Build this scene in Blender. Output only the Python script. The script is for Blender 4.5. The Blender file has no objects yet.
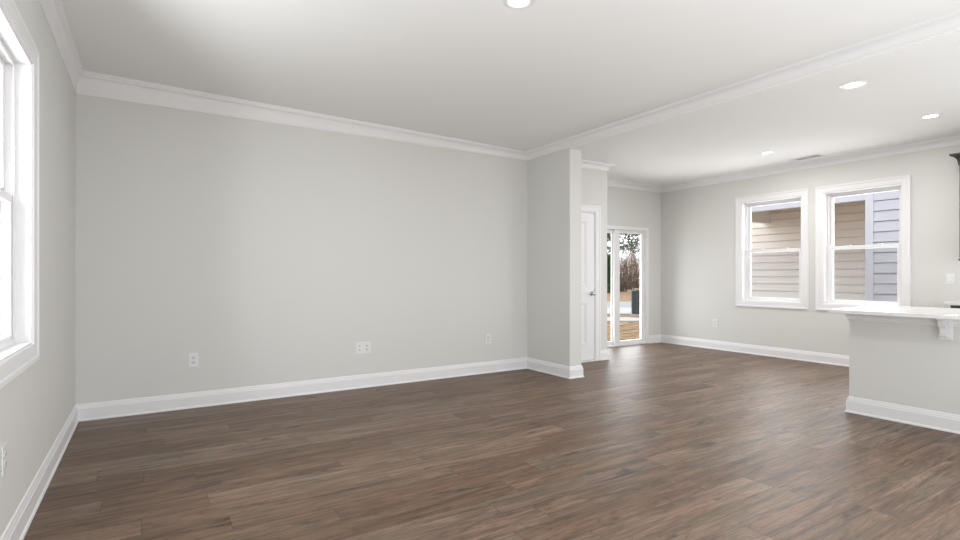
import bpy, bmesh, math, random
from mathutils import Vector, Matrix

C = bpy.context.scene.collection
S = bpy.context.scene

# ------------------------------------------------------------------ camera
FOC, YAW, CAM_H, HORIZON = 525.136, 0.5639, 1.1812, 275.55
cd = bpy.data.cameras.new('camera'); cam = bpy.data.objects.new('camera', cd); C.objects.link(cam)
cam.location = (0, 0, CAM_H); cam.rotation_euler = (math.pi/2, 0, -YAW)
cd.sensor_width = 36.0; cd.lens = FOC/960*36.0; cd.shift_y = (HORIZON-270)/960
cd.clip_start = 0.05; cd.clip_end = 500
S.camera = cam

# ------------------------------------------------------------------ sky, daylight and added fill
w = bpy.data.worlds.new('overcast_sky'); S.world = w; w.use_nodes = True
bg = w.node_tree.nodes['Background']
bg.inputs['Color'].default_value = (0.93, 0.965, 1.0, 1); bg.inputs['Strength'].default_value = 2.25

def area(name, loc, rot, sx, sy, watts, col=(1, 1, 1), portal=False):
    l = bpy.data.lights.new(name, 'AREA'); l.shape = 'RECTANGLE'; l.size = sx; l.size_y = sy
    l.energy = watts; l.color = col
    if portal: l.cycles.is_portal = True
    o = bpy.data.objects.new(name, l); o.location = loc; o.rotation_euler = rot; C.objects.link(o)
    return o
# added fill lamps, unseen: one facing into the room, two aimed up
area('rear_fill', (2.4, -2.9, 1.35), (math.radians(97), 0, 0), 5.6, 2.2, 24, (0.95, 0.98, 1.0))
area('upward_fill', (1.9, -0.9, 0.06), (math.radians(180), 0, 0), 4.6, 3.6, 130, (0.95, 0.98, 1.0))
area('kitchen_fill', (6.5, -1.6, 1.0), (math.radians(140), 0, 0), 2.0, 1.6, 38, (0.95, 0.98, 1.0))
# daylight coming in at the windows and the patio door (sky and ground)
def toward(loc, aim):
    return (Vector(aim)-Vector(loc)).to_track_quat('-Z', 'Y').to_euler()
def opening(name, loc, aim, sx, sy, watts):
    area(name, loc, toward(loc, aim), sx, sy, watts, (0.96, 0.985, 1.0))
opening('patio_daylight', (6.62, 6.65, 0.9), (5.8, 3.0, 2.1), 1.5, 1.7, 30)
opening('tall_window_daylight', (-0.76, 2.98, 1.1), (3.5, 3.5, 1.9), 1.15, 2.0, 76)
opening('window_daylight', (8.12, 4.224, 1.35), (4.5, 4.224, 1.65), 1.0, 1.9, 31)
opening('window_daylight', (8.12, 3.074, 1.35), (4.5, 3.074, 1.65), 1.0, 1.9, 31)

S.view_settings.view_transform = 'Standard'; S.view_settings.look = 'None'
S.view_settings.exposure = 0.12; S.view_settings.gamma = 1.0; S.view_settings.use_curve_mapping = False

# ------------------------------------------------------------------ plan (metres, camera above the origin)
H = 2.74
XL, YB, XS, YP, XS2 = -0.4956, 5.343, 4.0906, 4.541, 4.27
YD, XD, YS, XR = 5.30, 5.473, 6.161, 7.695
XB, XB2, YK = 5.1325, 5.26, 2.135
YREAR = -3.0
GZ = -0.2

# ------------------------------------------------------------------ materials
def nt(name):
    m = bpy.data.materials.new(name); m.use_nodes = True
    return m, m.node_tree.nodes, m.node_tree.links, m.node_tree.nodes['Principled BSDF']

def plain(name, col, rough=0.5, metal=0.0, var=0.03, scale=6.0, spec=0.5, bump=0.0, bscale=200.0):
    m, N, L, b = nt(name)
    tc = N.new('ShaderNodeTexCoord'); no = N.new('ShaderNodeTexNoise'); no.inputs['Scale'].default_value = scale
    no.inputs['Detail'].default_value = 3
    L.new(tc.outputs['Object'], no.inputs['Vector'])
    mx = N.new('ShaderNodeMix'); mx.data_type = 'RGBA'
    mx.inputs[6].default_value = tuple(c*(1-var) for c in col)+(1,)
    mx.inputs[7].default_value = tuple(min(1, c*(1+var)) for c in col)+(1,)
    L.new(no.outputs['Fac'], mx.inputs[0]); L.new(mx.outputs[2], b.inputs['Base Color'])
    b.inputs['Roughness'].default_value = rough; b.inputs['Metallic'].default_value = metal
    b.inputs['Specular IOR Level'].default_value = spec
    if bump:
        n2 = N.new('ShaderNodeTexNoise'); n2.inputs['Scale'].default_value = bscale
        L.new(tc.outputs['Object'], n2.inputs['Vector'])
        bp = N.new('ShaderNodeBump'); bp.inputs['Strength'].default_value = bump; bp.inputs['Distance'].default_value = 0.002
        L.new(n2.outputs['Fac'], bp.inputs['Height']); L.new(bp.outputs['Normal'], b.inputs['Normal'])
    return m

M = {}
M['wall'] = plain('greige_wall_paint', (0.705, 0.704, 0.684), 0.7, var=0.008, scale=1.0, spec=0.25, bump=0.05)
M['ceiling'] = plain('ceiling_paint', (0.875, 0.88, 0.875), 0.9, var=0.008, scale=1.0, spec=0.1, bump=0.05)
M['trim'] = plain('white_trim_paint', (0.83, 0.83, 0.845), 0.35, var=0.01, scale=2.0)
M['vinyl'] = plain('white_vinyl', (0.84, 0.84, 0.845), 0.35, var=0.01, scale=2.0)
M['plastic'] = plain('white_plastic', (0.80, 0.80, 0.81), 0.3, var=0.01)
M['grey_plastic'] = plain('grey_plastic', (0.70, 0.70, 0.71), 0.35, var=0.01)
M['dark'] = plain('dark_slot', (0.05, 0.05, 0.055), 0.6)
M['vent_dark'] = plain('vent_throat', (0.80, 0.80, 0.81), 0.7)
M['nickel'] = plain('satin_nickel', (0.55, 0.54, 0.52), 0.28, metal=1.0, var=0.02)
M['quartz'] = plain('white_quartz', (0.72, 0.72, 0.725), 0.12, var=0.03, scale=14.0)
M['espresso'] = plain('espresso_wood', (0.035, 0.03, 0.028), 0.35, var=0.2, scale=20.0)
M['siding_front_dimmed'] = plain('fibre_siding_dimmed', (0.47, 0.47, 0.52), 0.6, var=0.02, scale=3)  # house siding, colour darkened to offset the strong skylight on the front
M['siding_porch_lifted'] = plain('fibre_siding_lifted', (0.88, 0.83, 0.775), 0.6, var=0.03, scale=3)  # same siding lightened against the porch shade, warm bounce put into the colour
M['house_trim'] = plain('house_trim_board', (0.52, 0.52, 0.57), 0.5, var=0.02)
M['soffit'] = plain('porch_soffit', (0.42, 0.33, 0.25), 0.7)
M['shingle'] = plain('roof_shingle', (0.16, 0.15, 0.14), 0.9, var=0.25, scale=30)
M['brick'] = plain('foundation_brick', (0.33, 0.22, 0.17), 0.9, var=0.25, scale=30)
M['concrete'] = plain('concrete', (0.40, 0.395, 0.385), 0.9, var=0.06, scale=3)
M['asphalt'] = plain('pale_asphalt', (0.27, 0.28, 0.295), 0.9, var=0.06, scale=3)
M['unit_grey'] = plain('grey_painted_steel', (0.032, 0.036, 0.042), 0.5, var=0.05)
M['mulch'] = plain('brown_mulch', (0.22, 0.12, 0.07), 0.95, var=0.4, scale=40)
M['bark'] = plain('bark', (0.13, 0.095, 0.075), 0.95, var=0.3, scale=25)
M['twig'] = plain('bare_twigs', (0.38, 0.30, 0.245), 0.95, var=0.35, scale=4)
M['twig_red'] = plain('reddish_twigs', (0.44, 0.32, 0.26), 0.95, var=0.3, scale=4)
M['needle'] = plain('pine_needles', (0.075, 0.095, 0.055), 0.8, var=0.4, scale=5)
M['evergreen'] = plain('evergreen_foliage', (0.045, 0.11, 0.03), 0.8, var=0.4, scale=6)

def glass(name, tint=(1, 1, 1), refl=1.0):
    m, N, L, b = nt(name)
    N.remove(b); out = N['Material Output']
    tr = N.new('ShaderNodeBsdfTransparent'); tr.inputs['Color'].default_value = tint+(1,)
    gl = N.new('ShaderNodeBsdfGlossy'); gl.inputs['Roughness'].default_value = 0.02
    fr = N.new('ShaderNodeFresnel'); fr.inputs['IOR'].default_value = 1.12
    mx = N.new('ShaderNodeMixShader')
    L.new(fr.outputs['Fac'], mx.inputs['Fac']); L.new(tr.outputs[0], mx.inputs[1]); L.new(gl.outputs[0], mx.inputs[2])
    L.new(mx.outputs[0], out.inputs['Surface'])
    return m
M['glass'] = glass('window_glass')

def screen_mat():
    m, N, L, b = nt('insect_screen')
    out = N['Material Output']
    b.inputs['Base Color'].default_value = (0.16, 0.165, 0.18, 1); b.inputs['Roughness'].default_value = 0.8
    tr = N.new('ShaderNodeBsdfTransparent')
    mx = N.new('ShaderNodeMixShader'); mx.inputs['Fac'].default_value = 0.15
    L.new(tr.outputs[0], mx.inputs[1]); L.new(b.outputs[0], mx.inputs[2]); L.new(mx.outputs[0], out.inputs['Surface'])
    return m
M['screen'] = screen_mat()

def emit(name, col, s):
    m, N, L, b = nt(name)
    b.inputs['Base Color'].default_value = (0.9, 0.9, 0.9, 1)
    b.inputs['Emission Color'].default_value = col+(1,); b.inputs['Emission Strength'].default_value = s
    return m
M['lens'] = emit('lit_downlight_lens', (1.0, 0.985, 0.95), 9.0)

def floor_mat():
    m, N, L, b = nt('wood_plank_floor')
    def math_(op, a, c=None, d=None):
        n = N.new('ShaderNodeMath'); n.operation = op
        for i, v in enumerate((a, c, d)):
            if v is None: continue
            if isinstance(v, (int, float)): n.inputs[i].default_value = v
            else: L.new(v, n.inputs[i])
        return n.outputs[0]
    def comb(x, y, z=0.0):
        n = N.new('ShaderNodeCombineXYZ')
        for i, v in enumerate((x, y, z)):
            if isinstance(v, (int, float)): n.inputs[i].default_value = v
            else: L.new(v, n.inputs[i])
        return n.outputs[0]
    def noise(vec, scale, detail=4, rough=0.55, dist=0.0):
        n = N.new('ShaderNodeTexNoise'); n.inputs['Scale'].default_value = scale
        n.inputs['Detail'].default_value = detail; n.inputs['Roughness'].default_value = rough
        n.inputs['Distortion'].default_value = dist
        L.new(vec, n.inputs['Vector']); return n.outputs['Fac']
    def ramp(fac, stops):
        n = N.new('ShaderNodeValToRGB'); e = n.color_ramp.elements
        while len(e) < len(stops): e.new(0.5)
        for q, (p, c) in zip(e, stops):
            q.position = p; q.color = (c+(1,)) if isinstance(c, tuple) else (c, c, c, 1)
        L.new(fac, n.inputs['Fac']); return n.outputs['Color']
    def mix(fac, a, c, blend='MIX'):
        n = N.new('ShaderNodeMix'); n.data_type = 'RGBA'; n.blend_type = blend
        for i, v in ((0, fac), (6, a), (7, c)):
            if isinstance(v, (int, float)): n.inputs[i].default_value = v
            elif isinstance(v, tuple): n.inputs[i].default_value = v+(1,)
            else: L.new(v, n.inputs[i])
        return n.outputs[2]
    tc = N.new('ShaderNodeTexCoord'); sp = N.new('ShaderNodeSeparateXYZ'); L.new(tc.outputs['Object'], sp.inputs[0])
    x, y = sp.outputs[0], sp.outputs[1]
    W, LEN = 0.178, 1.22
    ry = math_('DIVIDE', y, W); row = math_('FLOOR', ry); fy = math_('FRACT', ry)
    wn = N.new('ShaderNodeTexWhiteNoise'); wn.noise_dimensions = '1D'; L.new(row, wn.inputs['W'])
    rx = math_('ADD', math_('DIVIDE', x, LEN), math_('MULTIPLY', wn.outputs['Value'], 7.0))
    col = math_('FLOOR', rx); fx = math_('FRACT', rx)
    wn2 = N.new('ShaderNodeTexWhiteNoise'); wn2.noise_dimensions = '2D'; L.new(comb(row, col), wn2.inputs['Vector'])
    sc = N.new('ShaderNodeSeparateColor'); L.new(wn2.outputs['Color'], sc.inputs[0])
    h1, h2, h3 = sc.outputs[0], sc.outputs[1], sc.outputs[2]
    gx = math_('ADD', x, math_('MULTIPLY', h1, 40.0)); gy = math_('ADD', y, math_('MULTIPLY', h2, 40.0))
    fine = noise(comb(math_('MULTIPLY', gx, 6.0), math_('MULTIPLY', gy, 120.0)), 1.0, 5, 0.7)
    streak = noise(comb(math_('MULTIPLY', gx, 1.8), math_('MULTIPLY', gy, 44.0), 1.3), 1.0, 4, 0.65, 0.5)
    broad = noise(comb(math_('MULTIPLY', gx, 1.6), math_('MULTIPLY', gy, 15.0)), 1.0, 4, 0.6, 0.8)
    rings = noise(comb(math_('MULTIPLY', gx, 1.3), math_('MULTIPLY', gy, 8.0), h3), 1.0, 2, 0.5, 0.4)
    cath = math_('FRACT', math_('MULTIPLY', rings, 12.0))
    knot = noise(comb(math_('MULTIPLY', gx, 2.4), math_('MULTIPLY', gy, 10.0), 3.7), 1.0, 4, 0.6, 0.7)
    hue = noise(comb(math_('MULTIPLY', gx, 0.9), math_('MULTIPLY', gy, 5.0), 7.1), 1.0, 2, 0.5)
    tone = ramp(h3, [(0.0, (0.138, 0.080, 0.048)), (0.35, (0.178, 0.110, 0.072)), (0.65, (0.214, 0.140, 0.096)), (1.0, (0.168, 0.116, 0.086))])
    tone = mix(ramp(hue, [(0.35, 0.0), (0.65, 1.0)]), mix(1.0, tone, (1.03, 0.97, 0.94), 'MULTIPLY'), mix(1.0, tone, (0.95, 1.03, 0.99), 'MULTIPLY'))
    c = mix(ramp(broad, [(0.30, 0.0), (0.70, 1.0)]), mix(1.0, tone, (0.62, 0.60, 0.58), 'MULTIPLY'), mix(1.0, tone, (1.42, 1.46, 1.52), 'MULTIPLY'))
    c = mix(math_('MULTIPLY', ramp(streak, [(0.36, 1.0), (0.50, 0.0)]), 0.62), c, mix(1.0, c, (0.46, 0.42, 0.40), 'MULTIPLY'))
    c = mix(math_('MULTIPLY', ramp(streak, [(0.52, 0.0), (0.66, 1.0)]), 0.42), c, mix(1.0, c, (1.5, 1.52, 1.56), 'MULTIPLY'))
    c = mix(math_('MULTIPLY', ramp(fine, [(0.38, 1.0), (0.56, 0.0)]), 0.75), c, mix(1.0, c, (0.50, 0.47, 0.46), 'MULTIPLY'))
    c = mix(math_('MULTIPLY', ramp(cath, [(0.0, 1.0), (0.22, 0.0), (0.90, 0.0), (1.0, 1.0)]), 0.50), c, mix(1.0, c, (0.45, 0.43, 0.42), 'MULTIPLY'))
    c = mix(math_('MULTIPLY', ramp(knot, [(0.60, 0.0), (0.70, 1.0)]), 0.88), c, (0.030, 0.020, 0.016))
    ex = math_('MULTIPLY', math_('MINIMUM', fx, math_('SUBTRACT', 1.0, fx)), LEN)
    ey = math_('MULTIPLY', math_('MINIMUM', fy, math_('SUBTRACT', 1.0, fy)), W)
    seam = math_('LESS_THAN', math_('MINIMUM', ex, ey), 0.0016)
    c = mix(math_('MULTIPLY', seam, 0.65), c, (0.025, 0.02, 0.018))
    L.new(c, b.inputs['Base Color'])
    r = math_('ADD', 0.36, math_('MULTIPLY', fine, 0.16)); L.new(r, b.inputs['Roughness'])
    b.inputs['Specular IOR Level'].default_value = 0.45
    bp = N.new('ShaderNodeBump'); bp.inputs['Strength'].default_value = 0.25; bp.inputs['Distance'].default_value = 0.0015
    L.new(math_('SUBTRACT', fine, seam), bp.inputs['Height']); L.new(bp.outputs['Normal'], b.inputs['Normal'])
    return m
M['floor'] = floor_mat()

def grass_mat():
    m, N, L, b = nt('dormant_grass')
    tc = N.new('ShaderNodeTexCoord')
    def no(s, d):
        n = N.new('ShaderNodeTexNoise'); n.inputs['Scale'].default_value = s; n.inputs['Detail'].default_value = d
        L.new(tc.outputs['Object'], n.inputs['Vector']); return n.outputs['Fac']
    r = N.new('ShaderNodeValToRGB'); e = r.color_ramp.elements; e.new(0.5)
    for q, (p, c) in zip(e, [(0.36, (0.06, 0.03, 0.013)), (0.48, (0.23, 0.14, 0.065)), (0.62, (0.36, 0.25, 0.13))]):
        q.position = p; q.color = c+(1,)
    L.new(no(5.0, 6), r.inputs['Fac'])
    r2 = N.new('ShaderNodeMix'); r2.data_type = 'RGBA'; r2.blend_type = 'MULTIPLY'; r2.inputs[0].default_value = 0.5
    L.new(r.outputs['Color'], r2.inputs[6]); r3 = N.new('ShaderNodeValToRGB')
    r3.color_ramp.elements[0].color = (0.75, 0.7, 0.7, 1); r3.color_ramp.elements[1].color = (1.2, 1.15, 1.15, 1)
    L.new(no(0.4, 2), r3.inputs['Fac']); L.new(r3.outputs['Color'], r2.inputs[7])
    L.new(r2.outputs[2], b.inputs['Base Color']); b.inputs['Roughness'].default_value = 0.95
    return m
M['grass'] = grass_mat()

# ------------------------------------------------------------------ mesh helpers
class MB:
    def __init__(s): s.bm = bmesh.new()
    def box(s, x0, x1, y0, y1, z0, z1):
        vs = [s.bm.verts.new((x, y, z)) for x in (x0, x1) for y in (y0, y1) for z in (z0, z1)]
        for f in ((0, 1, 3, 2), (4, 6, 7, 5), (0, 4, 5, 1), (2, 3, 7, 6), (0, 2, 6, 4), (1, 5, 7, 3)):
            s.bm.faces.new([vs[i] for i in f])
        return s
    def rings(s, rings, caps=True, closed=False):
        n = len(rings[0]); R = [[s.bm.verts.new(p) for p in r] for r in rings]
        k = len(R)
        for i in range(k if closed else k-1):
            a, c = R[i], R[(i+1) % k]
            for j in range(n):
                s.bm.faces.new((a[j], a[(j+1) % n], c[(j+1) % n], c[j]))
        if caps and not closed:
            s.bm.faces.new(R[0]); s.bm.faces.new(R[-1][::-1])
        return s
    def lathe(s, prof, mat, n=24):
        rings = []
        for r, z in prof:
            rings.append([mat @ Vector((r*math.cos(2*math.pi*k/n), r*math.sin(2*math.pi*k/n), z)) for k in range(n)])
        return s.rings(rings)
    def tube(s, p, q, r0, r1, n=5):
        p, q = Vector(p), Vector(q); d = (q-p)
        if d.length < 1e-6: return s
        d.normalize(); a = d.orthogonal().normalized(); c = d.cross(a)
        return s.rings([[o+(a*math.cos(2*math.pi*k/n)+c*math.sin(2*math.pi*k/n))*r for k in range(n)] for o, r in ((p, r0), (q, r1))])
    def quad(s, p, a, c):
        vs = [s.bm.verts.new(v) for v in (p-a-c, p+a-c, p+a+c, p-a+c)]; s.bm.faces.new(vs); return s
    def build(s, name, mat, parent=None, bevel=0.0, smooth=False, seg=2):
        bmesh.ops.recalc_face_normals(s.bm, faces=s.bm.faces)
        me = bpy.data.meshes.new(name); s.bm.to_mesh(me); s.bm.free(); me.materials.append(mat)
        o = bpy.data.objects.new(name, me); C.objects.link(o)
        if parent is not None:
            o.parent = parent
        if bevel:
            b = o.modifiers.new('bevel', 'BEVEL'); b.width = bevel; b.segments = seg; b.limit_method = 'ANGLE'
        if smooth:
            for p in me.polygons: p.use_smooth = True
        return o

def struct(o, label=None):
    o['kind'] = 'structure'
    if label: o['label'] = label
    return o
def thing(name, label, cat, loc=(0, 0, 0), rz=0.0, group=None):
    o = bpy.data.objects.new(name, None); C.objects.link(o); o.empty_display_size = 0.1
    o.location = loc; o.rotation_euler = (0, 0, rz)
    return tag(o, label, cat, group)
def tag(o, label, cat, group=None):
    o['label'] = label; o['category'] = cat
    if group: o['group'] = group
    return o
def copy_thing(r, loc, rz, label, group=None):
    c = r.copy(); C.objects.link(c); c.location = loc; c.rotation_euler = (0, 0, rz); c['label'] = label
    if group: c['group'] = group
    for ch in list(r.children):
        d = ch.copy(); C.objects.link(d); d.parent = c
        for g in list(ch.children):
            e = g.copy(); C.objects.link(e); e.parent = d
    return c

def sweep(names, mat, path, prof, ztop=None, parent=None):
    """mitred moulding along a plan path, one object per straight run; the room lies to the right of the path.
    prof: list of (out, up); ztop: per path vertex (z, out scale, up scale)."""
    n = len(path); ztop = ztop or [(0, 1, 1)]*n
    nor = []
    for i in range(n-1):
        dx, dy = path[i+1][0]-path[i][0], path[i+1][1]-path[i][1]; l = math.hypot(dx, dy); nor.append(Vector((dy/l, -dx/l)))
    ring = []
    for i in range(n):
        if i == 0: m = nor[0]
        elif i == n-1: m = nor[-1]
        else: m = (nor[i-1]+nor[i])/(1+nor[i-1].dot(nor[i]))
        z, so, su = ztop[i]
        ring.append([(path[i][0]+m.x*o*so, path[i][1]+m.y*o*so, z+u*su) for o, u in prof])
    for i in range(n-1):
        if names[i] is None: continue
        struct(MB().rings([ring[i], ring[i+1]]).build(names[i], mat, parent))

def wall_boxes(mb, a0, a1, holes, z0, z1, put):
    """solid wall between a0 and a1 with rectangular holes (a, b, zlo, zhi)."""
    cur = a0
    for (a, b, lo, hi) in sorted(holes):
        if a > cur: put(mb, cur, a, z0, z1)
        if lo > z0: put(mb, a, b, z0, lo)
        if hi < z1: put(mb, a, b, hi, z1)
        cur = b
    if cur < a1: put(mb, cur, a1, z0, z1)

def frame(mb, rect, prof, mp):
    """closed rectangular frame; rect (u0,u1,z0,z1); prof (inset, depth), inset negative goes outward."""
    u0, u1, z0, z1 = rect; rings = []
    for t, d in prof:
        rings.append([mp(u0+t, d, z0+t), mp(u1-t, d, z0+t), mp(u1-t, d, z1-t), mp(u0+t, d, z1-t)])
    return mb.rings(rings, closed=True)
def ubox(mb, mp, u0, u1, d0, d1, z0, z1):
    p, q = mp(u0, d0, z0), mp(u1, d1, z1)
    return mb.box(min(p[0], q[0]), max(p[0], q[0]), min(p[1], q[1]), max(p[1], q[1]), z0, z1)

# ------------------------------------------------------------------ structure: floor, ceilings, walls
TH, WT = 0.15, 2.95
struct(MB().box(XL-TH, XR+TH, YREAR, YS+TH, -0.12, 0.0).build('floor', M['floor']))
RAISE = 0.10
mb = MB()
mb.rings([[(XL-0.02, YREAR, H), (XL-0.02, YB+0.02, H+RAISE), (XL-0.02, YB+0.02, WT+0.05), (XL-0.02, YREAR, WT+0.05)],
          [(XS+0.02, YREAR, H), (XS+0.02, YB+0.02, H), (XS+0.02, YB+0.02, WT+0.05), (XS+0.02, YREAR, WT+0.05)]])
struct(mb.build('ceiling', M['ceiling']))
mb = MB(); mb.box(XS2-0.02, XR+TH, YREAR, YD+0.05, H, WT+0.05); mb.box(XD-0.05, XR+TH, YD+0.05, YS+TH, H, WT+0.05)
struct(mb.build('ceiling_kitchen', M['ceiling']))

WZ0, WZ1 = 0.80, 2.295
WIN_L = (2.565, 3.44, 0.835, 2.248); WIN_1 = (3.786, 4.662, WZ0, WZ1); WIN_2 = (2.635, 3.512, WZ0, WZ1)
mb = MB(); wall_boxes(mb, YREAR, YB+TH, [WIN_L], 0, WT, lambda m, a, b, lo, hi: m.box(XL-TH, XL, a, b, lo, hi))
struct(mb.build('wall_left', M['wall']))
struct(MB().box(XL, XS2, YB, YB+TH, 0, WT).build('wall_back', M['wall']))
struct(MB().box(XS, XS2, YP, YB, 0, WT).build('wall_stub', M['wall']))
struct(MB().box(XS, XS2, YREAR, YP, 2.640, WT).build('beam_header', M['ceiling']))
DOOR = (4.505, 5.243, 0, 2.06)
mb = MB(); wall_boxes(mb, XS2, XD, [DOOR], 0, WT, lambda m, a, b, lo, hi: m.box(a, b, YD, YD+0.12, lo, hi))
mb.box(XD-0.12, XD, YD+0.12, YS, 0, WT); mb.box(4.42, 5.35, YD+0.5, YD+0.52, 0, WT)
struct(mb.build('wall_closet', M['wall']))
SLID = (5.845, 7.365, 0, 2.01)
mb = MB(); wall_boxes(mb, XD-0.12, XR+TH, [SLID], 0, WT, lambda m, a, b, lo, hi: m.box(a, b, YS, YS+TH, lo, hi))
struct(mb.build('wall_patio', M['wall']))
mb = MB(); wall_boxes(mb, YREAR, YS, [WIN_1, WIN_2], 0, WT, lambda m, a, b, lo, hi: m.box(XR, XR+TH, a, b, lo, hi))
struct(mb.build('wall_right', M['wall']))
struct(MB().box(XB, XB2, YREAR, YK, 0, 0.871).build('wall_half', M['wall']))

# mouldings
BASE = [(0, 0), (0.024, 0), (0.024, 0.006), (0.021, 0.014), (0.016, 0.018), (0.0155, 0.098), (0.012, 0.104), (0.0115, 0.113),
        (0.008, 0.122), (0.006, 0.134), (0.0, 0.138)]
cove = [(0.016+0.044*(1-math.cos(t)), -0.072+0.050*math.sin(t)) for t in [math.pi/2*k/7 for k in range(8)]]
CROWN = [(0, 0), (0, -0.0905), (0.009, -0.0905), (0.012, -0.083), (0.016, -0.079)]+cove+[(0.066, -0.021), (0.070, -0.014), (0.078, -0.012), (0.080, 0.0)]
sweep(['baseboard_left', 'baseboard_back', 'baseboard_stub', 'baseboard_stub_end', 'baseboard_stub_inner'], M['trim'],
      [(XL, YREAR), (XL, YB), (XS, YB), (XS, YP), (XS2, YP), (XS2, YD)], BASE)
sweep(['baseboard_closet', 'baseboard_return', 'baseboard_patio'], M['trim'],
      [(5.333, YD), (XD, YD), (XD, YS), (5.845, YS)], BASE)
sweep(['baseboard_patio_corner', 'baseboard_right'], M['trim'], [(7.365, YS), (XR, YS), (XR, 2.02)], BASE)
sweep(['baseboard_half', 'baseboard_half_end'], M['trim'], [(XB, YREAR), (XB, YK), (XB2, YK)], [(-o, u) for o, u in BASE])
sweep(['trim_1', 'trim_2', 'trim_3'], M['trim'], [(XL, YREAR), (XL, YB), (XS, YB), (XS, YREAR)], CROWN,
      [(H, 0.8, 1.0), (H+RAISE, 0.72, 2.05), (H, 1, 1), (H, 1, 1)])
sweep(['trim_4', 'trim_5', 'trim_6', 'trim_7'], M['trim'], [(XS2, YD), (XD, YD), (XD, YS), (XR, YS), (XR, YREAR)], CROWN,
      [(H, 1, 1)]*5)
# moulding under the bar top
BARM = [(0, 0.872), (0, 0.797), (0.006, 0.797), (0.010, 0.806), (0.016, 0.812)]+[(0.016+0.030*(1-math.cos(t)), 0.812+0.045*math.sin(t)) for t in [math.pi/2*k/6 for k in range(1, 7)]]+[(0.050, 0.860), (0.050, 0.872)]
sweep(['trim_8', 'trim_9'], M['trim'], [(XB, YREAR), (XB, YK), (XB2, YK)], [(-o, u) for o, u in BARM])

# ------------------------------------------------------------------ windows
CASING = [(0.003, 0.0), (-0.0, -0.011), (-0.012, -0.013), (-0.060, -0.015), (-0.066, -0.020), (-0.088, -0.021), (-0.089, 0.0)]
def window(name, hole, mp):
    root = bpy.data.objects.new(name, None); C.objects.link(root); struct(root)
    def b(mb, n, mat, par=root, bevel=0.0015): return mb.build(n, mat, par, bevel)
    b(frame(MB(), hole, CASING, mp), 'window_casing', M['trim'])
    u0, u1, z0, z1 = hole
    b(frame(MB(), hole, [(0.0, -0.002), (0.012, -0.002), (0.012, 0.150), (0.0, 0.150)], mp), 'window_jamb', M['trim'], bevel=0.0)
    fr = frame(MB(), hole, [(0.012, 0.087), (0.036, 0.087), (0.036, 0.092), (0.030, 0.092), (0.030, 0.158), (0.012, 0.158)], mp)
    b(fr, 'window_frame', M['vinyl'], bevel=0.0)
    mid = 1.548
    lo = (u0+0.031, u1-0.031, z0+0.026, mid+0.027); hi = (u0+0.031, u1-0.031, mid-0.018, z1-0.031)
    for nm, r, d, st, bot, top in (('sash', lo, 0.093, 0.050, 0.030, 0.040), ('sash', hi, 0.122, 0.040, 0.045, 0.030)):
        a0, a1, c0, c1 = r; mb = MB()
        ubox(mb, mp, a0, a0+st, d, d+0.026, c0, c1); ubox(mb, mp, a1-st, a1, d, d+0.026, c0, c1)
        ubox(mb, mp, a0+st, a1-st, d, d+0.026, c0, c0+bot); ubox(mb, mp, a0+st, a1-st, d, d+0.026, c1-top, c1)
        s = b(mb, nm, M['vinyl'], bevel=0.002)
        b(ubox(MB(), mp, a0+st-0.004, a1-st+0.004, d+0.010, d+0.016, c0+bot-0.004, c1-top+0.004), 'pane', M['glass'], s, 0.0)
    mb = MB()
    for k in (0.3, 0.7):
        c = u0+(u1-u0)*k; ubox(mb, mp, c-0.025, c+0.025, 0.087, 0.117, mid+0.027, mid+0.037)
    b(mb, 'sash_lock', M['vinyl'])
    ub = MB(); ubox(ub, mp, u0+0.032, u1-0.032, 0.1525, 0.1535, z0+0.03, mid)
    b(ub, 'insect_screen', M['screen'], bevel=0.0)
    return root
window('window_1', WIN_L, lambda u, d, z: (XL-(d-0.027 if d > 0.05 else d), u, z))
window('window_2', WIN_1, lambda u, d, z: (XR+d, u, z))
window('window_3', WIN_2, lambda u, d, z: (XR+d, u, z))

# ------------------------------------------------------------------ patio slider
mp = lambda u, d, z: (u, YS+d, z)
root = bpy.data.objects.new('door_1', None); C.objects.link(root); struct(root)
u0, u1, z0, z1 = SLID
mb = MB()
ubox(mb, mp, u0, u0+0.07, -0.012, 0.13, 0, z1); ubox(mb, mp, u1-0.07, u1, -0.012, 0.13, 0, z1)
ubox(mb, mp, u0+0.07, u1-0.07, -0.012, 0.13, z1-0.06, z1); ubox(mb, mp, u0+0.07, u1-0.07, -0.012, 0.13, 0, 0.028)
mb.build('door_frame', M['vinyl'], root, 0.004)
for a0, a1, d, sl, sr in ((6.565, 7.300, 0.030, 0.125, 0.074), (5.912, 6.662, 0.072, 0.095, 0.105)):
    mb = MB(); c0, c1 = 0.028, z1-0.06
    ubox(mb, mp, a0, a0+sl, d, d+0.036, c0, c1); ubox(mb, mp, a1-sr, a1, d, d+0.036, c0, c1)
    ubox(mb, mp, a0+sl, a1-sr, d, d+0.036, c0, c0+0.055); ubox(mb, mp, a0+sl, a1-sr, d, d+0.036, c1-0.055, c1)
    p = mb.build('door_panel', M['vinyl'], root, 0.004)
    ubox(MB(), mp, a0+sl-0.005, a1-sr+0.005, d+0.014, d+0.022, c0+0.05, c1-0.05).build('pane', M['glass'], p)

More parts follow.
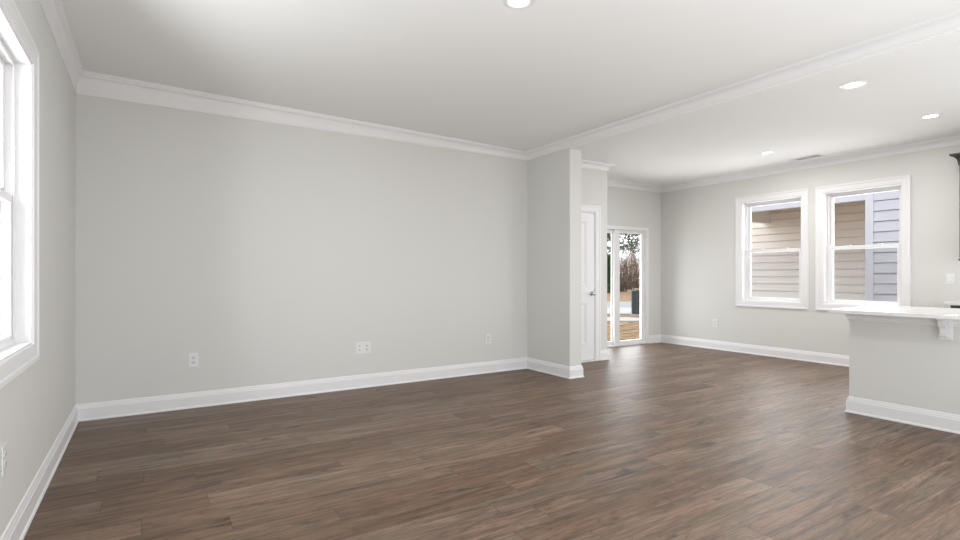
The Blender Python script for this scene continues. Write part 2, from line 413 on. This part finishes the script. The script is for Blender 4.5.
# ------------------------------------------------------------------ closet door
mp = lambda u, d, z: (u, YD+d, z)
root = bpy.data.objects.new('door_2', None); C.objects.link(root); struct(root)
u0, u1, z0, z1 = DOOR
prof = [(0.0, 0.0), (0.0, -0.011), (0.012, -0.013), (0.058, -0.015), (0.064, -0.020), (0.086, -0.021), (0.088, 0.0)]
rings = []
for u, z, su, sz in ((u0, 0, -1, 0), (u0, z1, -1, 1), (u1, z1, 1, 1), (u1, 0, 1, 0)):
    rings.append([mp(u+su*t, d, z+sz*t) for t, d in prof])
MB().rings(rings).build('door_casing', M['trim'], root, 0.001)
mb = MB(); ubox(mb, mp, u0, u0+0.012, -0.002, 0.12, 0, z1); ubox(mb, mp, u1-0.012, u1, -0.002, 0.12, 0, z1); ubox(mb, mp, u0+0.012, u1-0.012, -0.002, 0.12, z1-0.012, z1)
mb.build('door_jamb', M['trim'], root)
a0, a1 = u0+0.015, u1-0.015
mb = MB(); ubox(mb, mp, a0, a1, 0.012, 0.040, 0.022, 2.044)
for (c0, c1) in ((0.235, 0.815), (1.045, 1.925)):       # raised moulding and field of each panel
    r = (a0+0.15, a1-0.15, c0, c1)
    frame(mb, r, [(0, 0.0125), (0, 0.008), (0.012, 0.003), (0.024, 0.008), (0.030, 0.0125)], mp)
    ubox(mb, mp, r[0]+0.05, r[1]-0.05, 0.006, 0.0125, c0+0.05, c1-0.05)
# the faces around the panels stand proud of them
for (l, r_, b_, t_) in ((a0, a0+0.15, 0.022, 2.044), (a1-0.15, a1, 0.022, 2.044), (a0+0.15, a1-0.15, 0.022, 0.235), (a0+0.15, a1-0.15, 0.815, 1.045), (a0+0.15, a1-0.15, 1.925, 2.044)):
    ubox(mb, mp, l, r_, 0.003, 0.012, b_, t_)
slab = mb.build('door_slab', M['trim'], root)
kx, kz = a1-0.055, 0.935
R = Matrix.Translation((kx, YD+0.003, kz)) @ Matrix.Rotation(math.pi/2, 4, 'X')
MB().lathe([(0.0, 0.0), (0.030, 0.0), (0.031, 0.004), (0.026, 0.010), (0.012, 0.013), (0.011, 0.030), (0.018, 0.036), (0.027, 0.046), (0.028, 0.056), (0.022, 0.064), (0.0, 0.067)], R).build('door_knob', M['nickel'], slab, smooth=True)
MB().box(a1-0.003, a1+0.001, YD-0.004, YD+0.012, kz+0.03, kz+0.075).build('strike_plate', M['nickel'], slab)
ubox(MB(), mp, u0, u1, -0.020, 0.12, 0.0, 0.012).build('threshold', M['trim'], root, 0.003)

# ------------------------------------------------------------------ bar top, corbel, kitchen run
def lift(o, loc):                     # put an object's origin at loc, keeping its geometry where it is
    for v in o.data.vertices: v.co -= Vector(loc)
    o.location = loc
    return o
o = MB().box(4.775, 5.83, YREAR, 2.150, 0.872, 0.902).build('bar_top', M['quartz'], None, 0.004)
tag(lift(o, (5.3, 0.5, 0.872)), 'long white stone bar top on the grey half wall, with a wide overhang', 'countertop')

corb = thing('corbel', 'white scrolled wooden bracket under the overhang of the white bar top', 'bracket', (XB, 1.480, 0.695))
MB().box(-0.020, 0.0, -0.043, 0.043, 0.0, 0.177).build('back_plate', M['trim'], corb, 0.004)
outline = [(0.0, 0.172), (-0.134, 0.172), (-0.137, 0.158), (-0.128, 0.147), (-0.110, 0.146)]
outline += [(-0.080-0.030*math.cos(t), 0.146-0.052*math.sin(t)) for t in [math.pi/2*k/6 for k in range(1, 7)]]
outline += [(-0.070+0.008*math.sin(t)-0.0, 0.092-0.05*t/math.pi) for t in [math.pi*k/5 for k in range(6)]]
outline += [(-0.066, 0.030), (-0.050, 0.018), (-0.020, 0.014), (0.0, 0.014)]
MB().rings([[(x, s, z) for x, z in outline] for s in (-0.022, 0.022)]).build('scroll', M['trim'], corb, 0.003)

cab = thing('base_cabinet', 'dark brown kitchen base cabinet under the white counter beyond the bar', 'cabinet', (7.39, 1.4, 0))
MB().box(-0.305, 0.30, -0.61, 0.61, 0.10, 0.872).build('body', M['espresso'], cab, 0.002)
MB().box(-0.24, 0.30, -0.61, 0.61, 0.0, 0.10).build('toe_kick', M['espresso'], cab)
for s in (-1, 1):
    mb = MB(); c = 0.305*s; fr = lambda u, d, z: (-0.306+d, u, z)
    mb.box(-0.322, -0.306, c-0.295, c+0.295, 0.12, 0.70)
    frame(mb, (c-0.295, c+0.295, 0.12, 0.70), [(0, -0.016), (0, -0.022), (0.06, -0.022), (0.06, -0.016)], fr)
    d = mb.build('door', M['espresso'], cab, 0.0015)
    MB().tube((-0.352, c-0.24*s, 0.52), (-0.352, c-0.24*s, 0.65), 0.006, 0.006, 10).tube((-0.352, c-0.24*s, 0.53), (-0.322, c-0.24*s, 0.53), 0.004, 0.004, 8).tube((-0.352, c-0.24*s, 0.64), (-0.322, c-0.24*s, 0.64), 0.004, 0.004, 8).build('handle', M['nickel'], d)
    dr = MB().box(-0.326, -0.306, c-0.295, c+0.295, 0.715, 0.862).build('drawer', M['espresso'], cab, 0.002)
o = MB().box(7.055, XR-0.004, 0.79, 2.055, 0.872, 0.903).build('kitchen_counter', M['quartz'], None, 0.003)
tag(lift(o, (7.38, 1.42, 0.872)), 'short white stone counter on the dark base cabinet by the far wall', 'countertop')

up = thing('wall_cabinet', 'tall dark brown wall cabinet with crown moulding, hung above the kitchen counter', 'cabinet', (XR-0.001, 1.550, 1.36))
MB().box(-0.335, 0.0, -0.46, 0.46, 0, 1.05).build('body', M['espresso'], up, 0.002)
for s in (-1, 1):
    c = 0.23*s; mb = MB(); fr = lambda u, d, z: (-0.336+d, u, z)
    mb.box(-0.350, -0.336, c-0.227, c+0.227, 0.01, 1.04)
    frame(mb, (c-0.227, c+0.227, 0.01, 1.04), [(0, -0.014), (0, -0.020), (0.06, -0.020), (0.06, -0.014)], fr)
    d = mb.build('door', M['espresso'], up, 0.0015)
    MB().tube((-0.382, c-0.19*s, 0.06), (-0.382, c-0.19*s, 0.19), 0.006, 0.006, 10).tube((-0.382, c-0.19*s, 0.07), (-0.352, c-0.19*s, 0.07), 0.004, 0.004, 8).tube((-0.382, c-0.19*s, 0.18), (-0.352, c-0.19*s, 0.18), 0.004, 0.004, 8).build('handle', M['nickel'], d)
prof = [(0, 1.0), (0.008, 1.0), (0.012, 1.02)]+[(0.012+0.05*(1-math.cos(t)), 1.02+0.085*math.sin(t)) for t in [math.pi/2*k/6 for k in range(1, 7)]]+[(0.070, 1.115), (0.070, 1.128), (0, 1.128)]
rings = []
for x, y, sx, sy in ((0, 0.46, 0, 1), (-0.335, 0.46, -1, 1), (-0.335, -0.46, -1, -1), (0, -0.46, 0, -1)):
    rings.append([(x+sx*t, y+sy*t, z) for t, z in prof])
MB().rings(rings).build('crown_moulding', M['espresso'], up)
mb = MB(); mb.box(-0.350, -0.325, -0.468, 0.468, -0.018, 0.0); mb.box(-0.325, 0.0, 0.445, 0.468, -0.018, 0.0)
mb.build('light_rail', M['espresso'], up, 0.002)

# ------------------------------------------------------------------ outlets and switch (plate faces local -Y)
def receptacle(mb_face, zc):
    mb_face.rings([[(math.copysign(1, x)*min(abs(x), 0.0165), y, zc+z) for x, z in [(0.0195*math.cos(a), 0.0145*math.sin(a)) for a in [2*math.pi*k/20 for k in range(20)]]] for y in (-0.0075, -0.004)])
def duplex_on(par, cx):
    for zc in (-0.0195, 0.0195):
        mb = MB(); 
        ring = [(0.0172*math.copysign(min(1, abs(1.18*math.cos(a))), math.cos(a)), 0.0145*math.sin(a)) for a in [2*math.pi*k/20 for k in range(20)]]
        mb.rings([[(cx+x, y, zc+z) for x, z in ring] for y in (-0.0085, -0.004)])
        r = mb.build('receptacle', M['grey_plastic'], par)
        mb = MB(); mb.box(cx-0.0075, cx-0.005, -0.0088, -0.0080, zc-0.001, zc+0.007); mb.box(cx+0.005, cx+0.0075, -0.0088, -0.0080, zc-0.001, zc+0.006)
        mb.lathe([(0.0, 0.0), (0.0024, 0.0), (0.0024, 0.0008), (0, 0.0008)], Matrix.Translation((cx, -0.0080, zc-0.007)) @ Matrix.Rotation(math.pi/2, 4, 'X'), 10)
        mb.build('slot', M['dark'], r)
def plate(par, wd, ht):
    return MB().box(-wd/2, wd/2, -0.0060, 0.0, -ht/2, ht/2).build('cover_plate', M['plastic'], par, 0.0025)
g = 'duplex outlets'
ZO = 0.425
o1 = thing('outlet', 'white duplex outlet on the long grey wall, nearest the window corner', 'outlet', (0.343, YB, ZO))
plate(o1, 0.078, 0.124); duplex_on(o1, 0)
copy_thing(o1, (3.495, YB, 0.4125), 0, 'white duplex outlet on the long grey wall, beside the stub wall corner')
copy_thing(o1, (XR, 5.108, 0.420), -math.pi/2, 'white duplex outlet on the far wall between the patio door corner and the windows')
copy_thing(o1, (XL, 2.832, 0.436), math.pi/2, 'white duplex outlet low on the wall below the tall window by the picture edge')
o2 = thing('double_outlet', 'wide white two-gang plate midway along the long grey wall', 'outlet', (1.919, YB, 0.419))
plate(o2, 0.166, 0.124); duplex_on(o2, 0.040)
mb = MB()
for zc in (-0.018, 0.020):
    MB().lathe([(0.0, 0.0), (0.0085, 0.0), (0.0085, 0.004), (0.0045, 0.004), (0.0045, 0.010), (0, 0.010)], Matrix.Translation((-0.040, -0.006, zc)) @ Matrix.Rotation(math.pi/2, 4, 'X'), 14).build('cable_jack', M['nickel'], o2)
mb.bm.free()
sw = thing('light_switch', 'white rocker light switch on the far wall above the bar top', 'light switch', (XR, 2.182, 1.140), -math.pi/2)
plate(sw, 0.078, 0.122)
mb = MB(); mb.rings([[(-0.0165, -0.006, -0.033), (0.0165, -0.006, -0.033), (0.0165, -0.006, 0.033), (-0.0165, -0.006, 0.033)],
                     [(-0.0155, -0.012, -0.032), (0.0155, -0.012, -0.032), (0.0155, -0.008, 0.032), (-0.0155, -0.008, 0.032)]])
mb.build('rocker', M['plastic'], sw)

# ------------------------------------------------------------------ recessed lights and ceiling vents
def downlight(x, y, label, watts, z=H):
    t = thing('recessed_light', label, 'ceiling light', (x, y, z), 0, 'recessed ceiling lights')
    n = 40; prof = [(0.056, 0.002), (0.056, -0.002), (0.066, -0.008), (0.085, -0.007), (0.094, -0.003), (0.095, 0.002)]
    rings = [[(r*math.cos(2*math.pi*k/n), r*math.sin(2*math.pi*k/n), zz) for r, zz in prof] for k in range(n)]
    MB().rings(rings, closed=True).build('trim_ring', M['plastic'], t)
    MB().lathe([(0, 0.001), (0.058, 0.001), (0.058, -0.002), (0.040, -0.003), (0, -0.004)], Matrix.Identity(4), 36).build('lens', M['lens'], t, smooth=True)
    l = bpy.data.lights.new('downlight_lamp', 'AREA'); l.shape = 'DISK'; l.size = 0.10; l.energy = watts; l.color = (1.0, 0.97, 0.92)
    lo = bpy.data.objects.new('downlight_lamp', l); lo.location = (0, 0, -0.012); lo.parent = t; C.objects.link(lo)
    return t
downlight(1.779, 2.40, 'lit round recessed light alone in the living room ceiling', 16)
downlight(4.866, 1.992, 'lit round recessed light in the kitchen ceiling just past the white crown beam', 15)
downlight(6.462, 1.984, 'lit round recessed light in the kitchen ceiling nearest the dark wall cabinet', 15)
downlight(6.639, 3.685, 'lit round recessed light beside the ceiling vent near the two windows', 15)

def vent(x, y, rz, label):
    t = thing('ceiling_vent', label, 'vent', (x, y, H), rz, 'ceiling vents')
    fr = lambda u, d, z: (u, z, -d)
    mb = MB(); frame(mb, (-0.175, 0.175, -0.085, 0.085), [(0, 0.0), (0.0, 0.004), (0.022, 0.008), (0.028, 0.003), (0.028, 0.0)], fr)
    mb.build('vent_frame', M['plastic'], t)
    MB().box(-0.147, 0.147, -0.057, 0.057, -0.0015, 0.0).build('vent_throat', M['vent_dark'], t)
    mb = MB()
    for k in range(9):
        c = -0.046+0.0115*k
        mb.rings([[(s, c-0.004, -0.002), (s, c-0.003, -0.002), (s, c+0.005, -0.0075), (s, c+0.004, -0.0075)] for s in (-0.147, 0.147)])
    mb.box(-0.006, 0.006, -0.057, 0.057, -0.008, -0.001)
    mb.build('vent_louver', M['plastic'], t)
    return t
v1 = vent(7.345, 3.535, math.pi/2, 'white rectangular ceiling vent close to the crown moulding above the two windows')
v2 = copy_thing(v1, (6.50, 5.85, H), 0, 'white rectangular ceiling vent above the glass patio door')

# ------------------------------------------------------------------ outside: ground, neighbouring house
def at(u, d, z=0.0):
    a = (u-480)/FOC*d
    return Vector((d*math.sin(YAW)+a*math.cos(YAW), d*math.cos(YAW)-a*math.sin(YAW), z))
struct(MB().box(-60, 160, -60, 160, GZ-0.3, GZ).build('ground', M['grass']))
def strip(name, d0, d1, mat, u0=420, u1=900, dz=0.02):
    p = [at(u0, d0), at(u1, d0), at(u1, d1), at(u0, d1)]
    mb = MB(); mb.rings([[(q.x, q.y, z) for q in p] for z in (GZ-0.02, GZ+dz)])
    return struct(mb.build(name, mat))
strip('path', 15.7, 17.1, M['concrete'], 540, 760, 0.03)
strip('driveway', 18.6, 22.2, M['concrete'], 540, 760, 0.03)
strip('road', 22.2, 27.5, M['asphalt'], 480, 800, 0.02)

house = thing('neighbor_house', 'white lap-sided house with a recessed porch seen through the two windows', 'house', (10.6, 4.03, GZ))
ox, oy, oz = 10.6, 4.03, GZ
def siding(name, x, y0, y1, z0, z1, mat, expo=0.178, lap=0.022, groove=0.014, par=None, zref=0.0):
    mb = MB(); k0 = math.floor((z0-zref)/expo)
    z = zref+k0*expo
    mb.box(x+0.03-ox, x+0.14-ox, y0-oy, y1-oy, z0-oz, z1-oz)
    while z < z1:
        lo, hi = max(z+groove, z0), min(z+expo, z1)
        if hi-lo > 0.01:
            mb.rings([[(x-lap-ox, y-oy, lo-oz), (x-0.004-ox, y-oy, hi-oz), (x+0.031-ox, y-oy, hi-oz), (x+0.031-ox, y-oy, lo-oz)] for y in (y0, y1)])
        z += expo
    return mb.build(name, mat, par or house)
def hb(name, x0, x1, y0, y1, z0, z1, mat, bevel=0.0):
    return MB().box(x0-ox, x1-ox, y0-oy, y1-oy, z0-oz, z1-oz).build(name, mat, house, bevel)
ZT = 3.35
siding('front_siding', 10.6, -8.0, 4.03, 0.05, ZT, M['siding_front_dimmed'], zref=-0.031, groove=0.010)
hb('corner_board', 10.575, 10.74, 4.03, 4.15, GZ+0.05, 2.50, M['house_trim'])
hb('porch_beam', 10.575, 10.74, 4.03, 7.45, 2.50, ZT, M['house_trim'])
hb('porch_side_beam', 10.74, 13.29, 7.30, 7.45, 2.50, ZT, M['siding_porch_lifted'])
hb('porch_post', 10.58, 10.73, 7.30, 7.45, GZ, 2.50, M['house_trim'])
hb('porch_ceiling', 10.70, 13.3, 4.03, 7.45, 2.80, 2.86, M['soffit'])
siding('porch_siding', 13.3, 3.95, 9.6, 0.0, ZT, M['siding_porch_lifted'], zref=0.075)
hb('porch_side_wall', 10.72, 13.3, 3.85, 4.03, GZ, ZT, M['siding_porch_lifted'])
hb('porch_floor', 10.6, 13.3, 4.03, 7.45, GZ, 0.0, M['concrete'])
hb('foundation', 10.63, 10.9, -8.0, 4.03, GZ, 0.05, M['brick'])
mb = MB(); mb.rings([[(10.35-ox, y-oy, ZT-oz), (17.0-ox, y-oy, ZT+2.6-oz), (17.0-ox, y-oy, ZT-oz)] for y in (-8.3, 7.7)])
mb.build('roof', M['shingle'], house)

# ------------------------------------------------------------------ outside: condenser, trees
p = at(643.0, 18.3)
ac = thing('air_conditioner', 'dark grey outdoor cooling unit on the ground beyond the glass patio door', 'air conditioner', (p.x, p.y, GZ), -YAW-0.25)
MB().box(-0.45, 0.45, -0.45, 0.45, -0.01, 0.06).build('concrete_pad', M['concrete'], ac)
MB().box(-0.35, 0.35, -0.35, 0.35, 0.06, 0.82).build('casing', M['dark'], ac)
mb = MB()
for k in range(13):
    z = 0.10+k*0.054; mb.rings([[(sx*(0.352+e), sy*(0.352+e), z+h) for sx, sy in ((-1, -1), (1, -1), (1, 1), (-1, 1))] for e, h in ((0.0, 0.0), (0.016, 0.0), (0.004, 0.036), (0.0, 0.036))], caps=False)
for sx in (-1, 1):
    for sy in (-1, 1): mb.box(sx*0.35-0.025, sx*0.35+0.025, sy*0.35-0.025, sy*0.35+0.025, 0.06, 0.82)
mb.build('louver_guard', M['unit_grey'], ac)
MB().box(-0.38, 0.38, -0.38, 0.38, 0.80, 0.86).build('top_cover', M['unit_grey'], ac, 0.01)
mb = MB()
for r in (0.08, 0.14, 0.20, 0.26):
    n = 28; mb.rings([[(rr*math.cos(2*math.pi*k/n), rr*math.sin(2*math.pi*k/n), zz) for rr, zz in ((r-0.006, 0.86), (r+0.006, 0.86), (r+0.006, 0.875), (r-0.006, 0.875))] for k in range(n)], closed=True)
mb.build('fan_guard', M['unit_grey'], ac)
p = at(641, 17.25)
o = MB().lathe([(0.0, 0.06), (0.4, 0.045), (0.58, 0.0), (0.0, 0.0)], Matrix.Identity(4), 20).build('mulch_bed', M['mulch'])
o.location = (p.x, p.y, GZ); o['kind'] = 'stuff'; tag(o, 'brown mulch patch at the foot of the grey cooling unit', 'mulch')

def bare_shrub(rng, h, spread, n, mat, name, label, loc, group=None):
    t = thing(name, label, 'shrub' if h < 6 else 'tree', loc, rng.uniform(0, 6), group)
    mb = MB(); tw = MB()
    for s in range(n):
        a = rng.uniform(0, 2*math.pi); b0 = Vector((rng.gauss(0, 0.25*spread), rng.gauss(0, 0.25*spread), 0))
        tip = b0+Vector((math.cos(a)*spread*rng.uniform(0.2, 1), math.sin(a)*spread*rng.uniform(0.2, 1), h*rng.uniform(0.55, 1)))
        midp = b0.lerp(tip, 0.5)+Vector((0, 0, h*0.08))
        mb.tube(b0, midp, 0.03, 0.02, 4); mb.tube(midp, tip, 0.02, 0.008, 4)
        for k in range(11):
            f = rng.uniform(0.15, 1); q = b0.lerp(midp, f*2) if f < 0.5 else midp.lerp(tip, f*2-1)
            e = q+Vector((rng.gauss(0, 0.35), rng.gauss(0, 0.35), rng.uniform(0.05, 0.65)))*(0.5+0.25*spread)
            tw.tube(q, e, 0.011, 0.005, 3)
    mb.build('stem', M['bark'], t); tw.build('twigs', mat, t)
    return t
rng = random.Random(4)
labs = ['bare brown shrub in the tangle at the field edge, seen through the patio door']
for i, (u, d, h) in enumerate([(594, 47.5, 3.4), (604, 51, 3.9), (613, 56, 4.4), (621, 45, 3.3), (628.5, 52, 3.9), (636, 58, 4.6), (647, 45, 3.4), (656, 51, 3.9)]):
    p = at(u, d, GZ)
    bare_shrub(rng, h, 0.95, 60, M['twig'] if i % 2 else M['twig_red'], 'bare_shrub', labs[0], p, 'bare shrubs at the field edge')

def pine(rng, h, base, R, label, loc, nb=40, mat='needle', name='pine_tree', dens=26):
    t = thing(name, label, 'tree', loc, rng.uniform(0, 6))
    mb = MB(); mb.tube((0, 0, 0), (0.1, 0, h*0.6), 0.22, 0.14, 8); mb.tube((0.1, 0, h*0.6), (0, 0.05, h), 0.14, 0.03, 8)
    mb.build('trunk', M['bark'], t)
    br = MB(); nd = MB()
    for k in range(nb):
        z = base+(h-base)*rng.random(); a = rng.uniform(0, 2*math.pi); L_ = R*(1-0.75*(z-base)/(h-base))*rng.uniform(0.55, 1)
        p0 = Vector((0.05, 0, z)); p1 = Vector((math.cos(a)*L_, math.sin(a)*L_, z+rng.uniform(-0.5, 0.5)))
        br.tube(p0, p1, 0.04, 0.012, 4)
        for j in range(dens):
            f = rng.uniform(0.3, 1.05); q = p0.lerp(p1, f)+Vector((rng.gauss(0, 0.22), rng.gauss(0, 0.22), rng.gauss(0, 0.16)))
            for _ in range(3):
                v = Vector((rng.gauss(0, 1), rng.gauss(0, 1), rng.gauss(0, 0.8))).normalized()*rng.uniform(0.08, 0.17)
                nd.quad(q+v, v, v.orthogonal().normalized()*0.022)
    br.build('branch', M['bark'], t); nd.build('needles', M[mat], t)
    return t
p = at(615.5, 39, GZ); pine(rng, 10.5, 3.3, 3.2, 'tall pine with sparse needles above the bare shrubs, seen through the patio door', p, 70)
p = at(652, 63, GZ); pine(rng, 12.0, 4.2, 4.2, 'tall sparse pine standing further back by the frame of the patio door', p, 60)
p = at(606.5, 42, GZ); pine(rng, 2.6, 0.15, 0.55, 'small dense green evergreen seen in the narrow strip of patio door glass', p, 60, 'evergreen', 'evergreen_tree', 30)
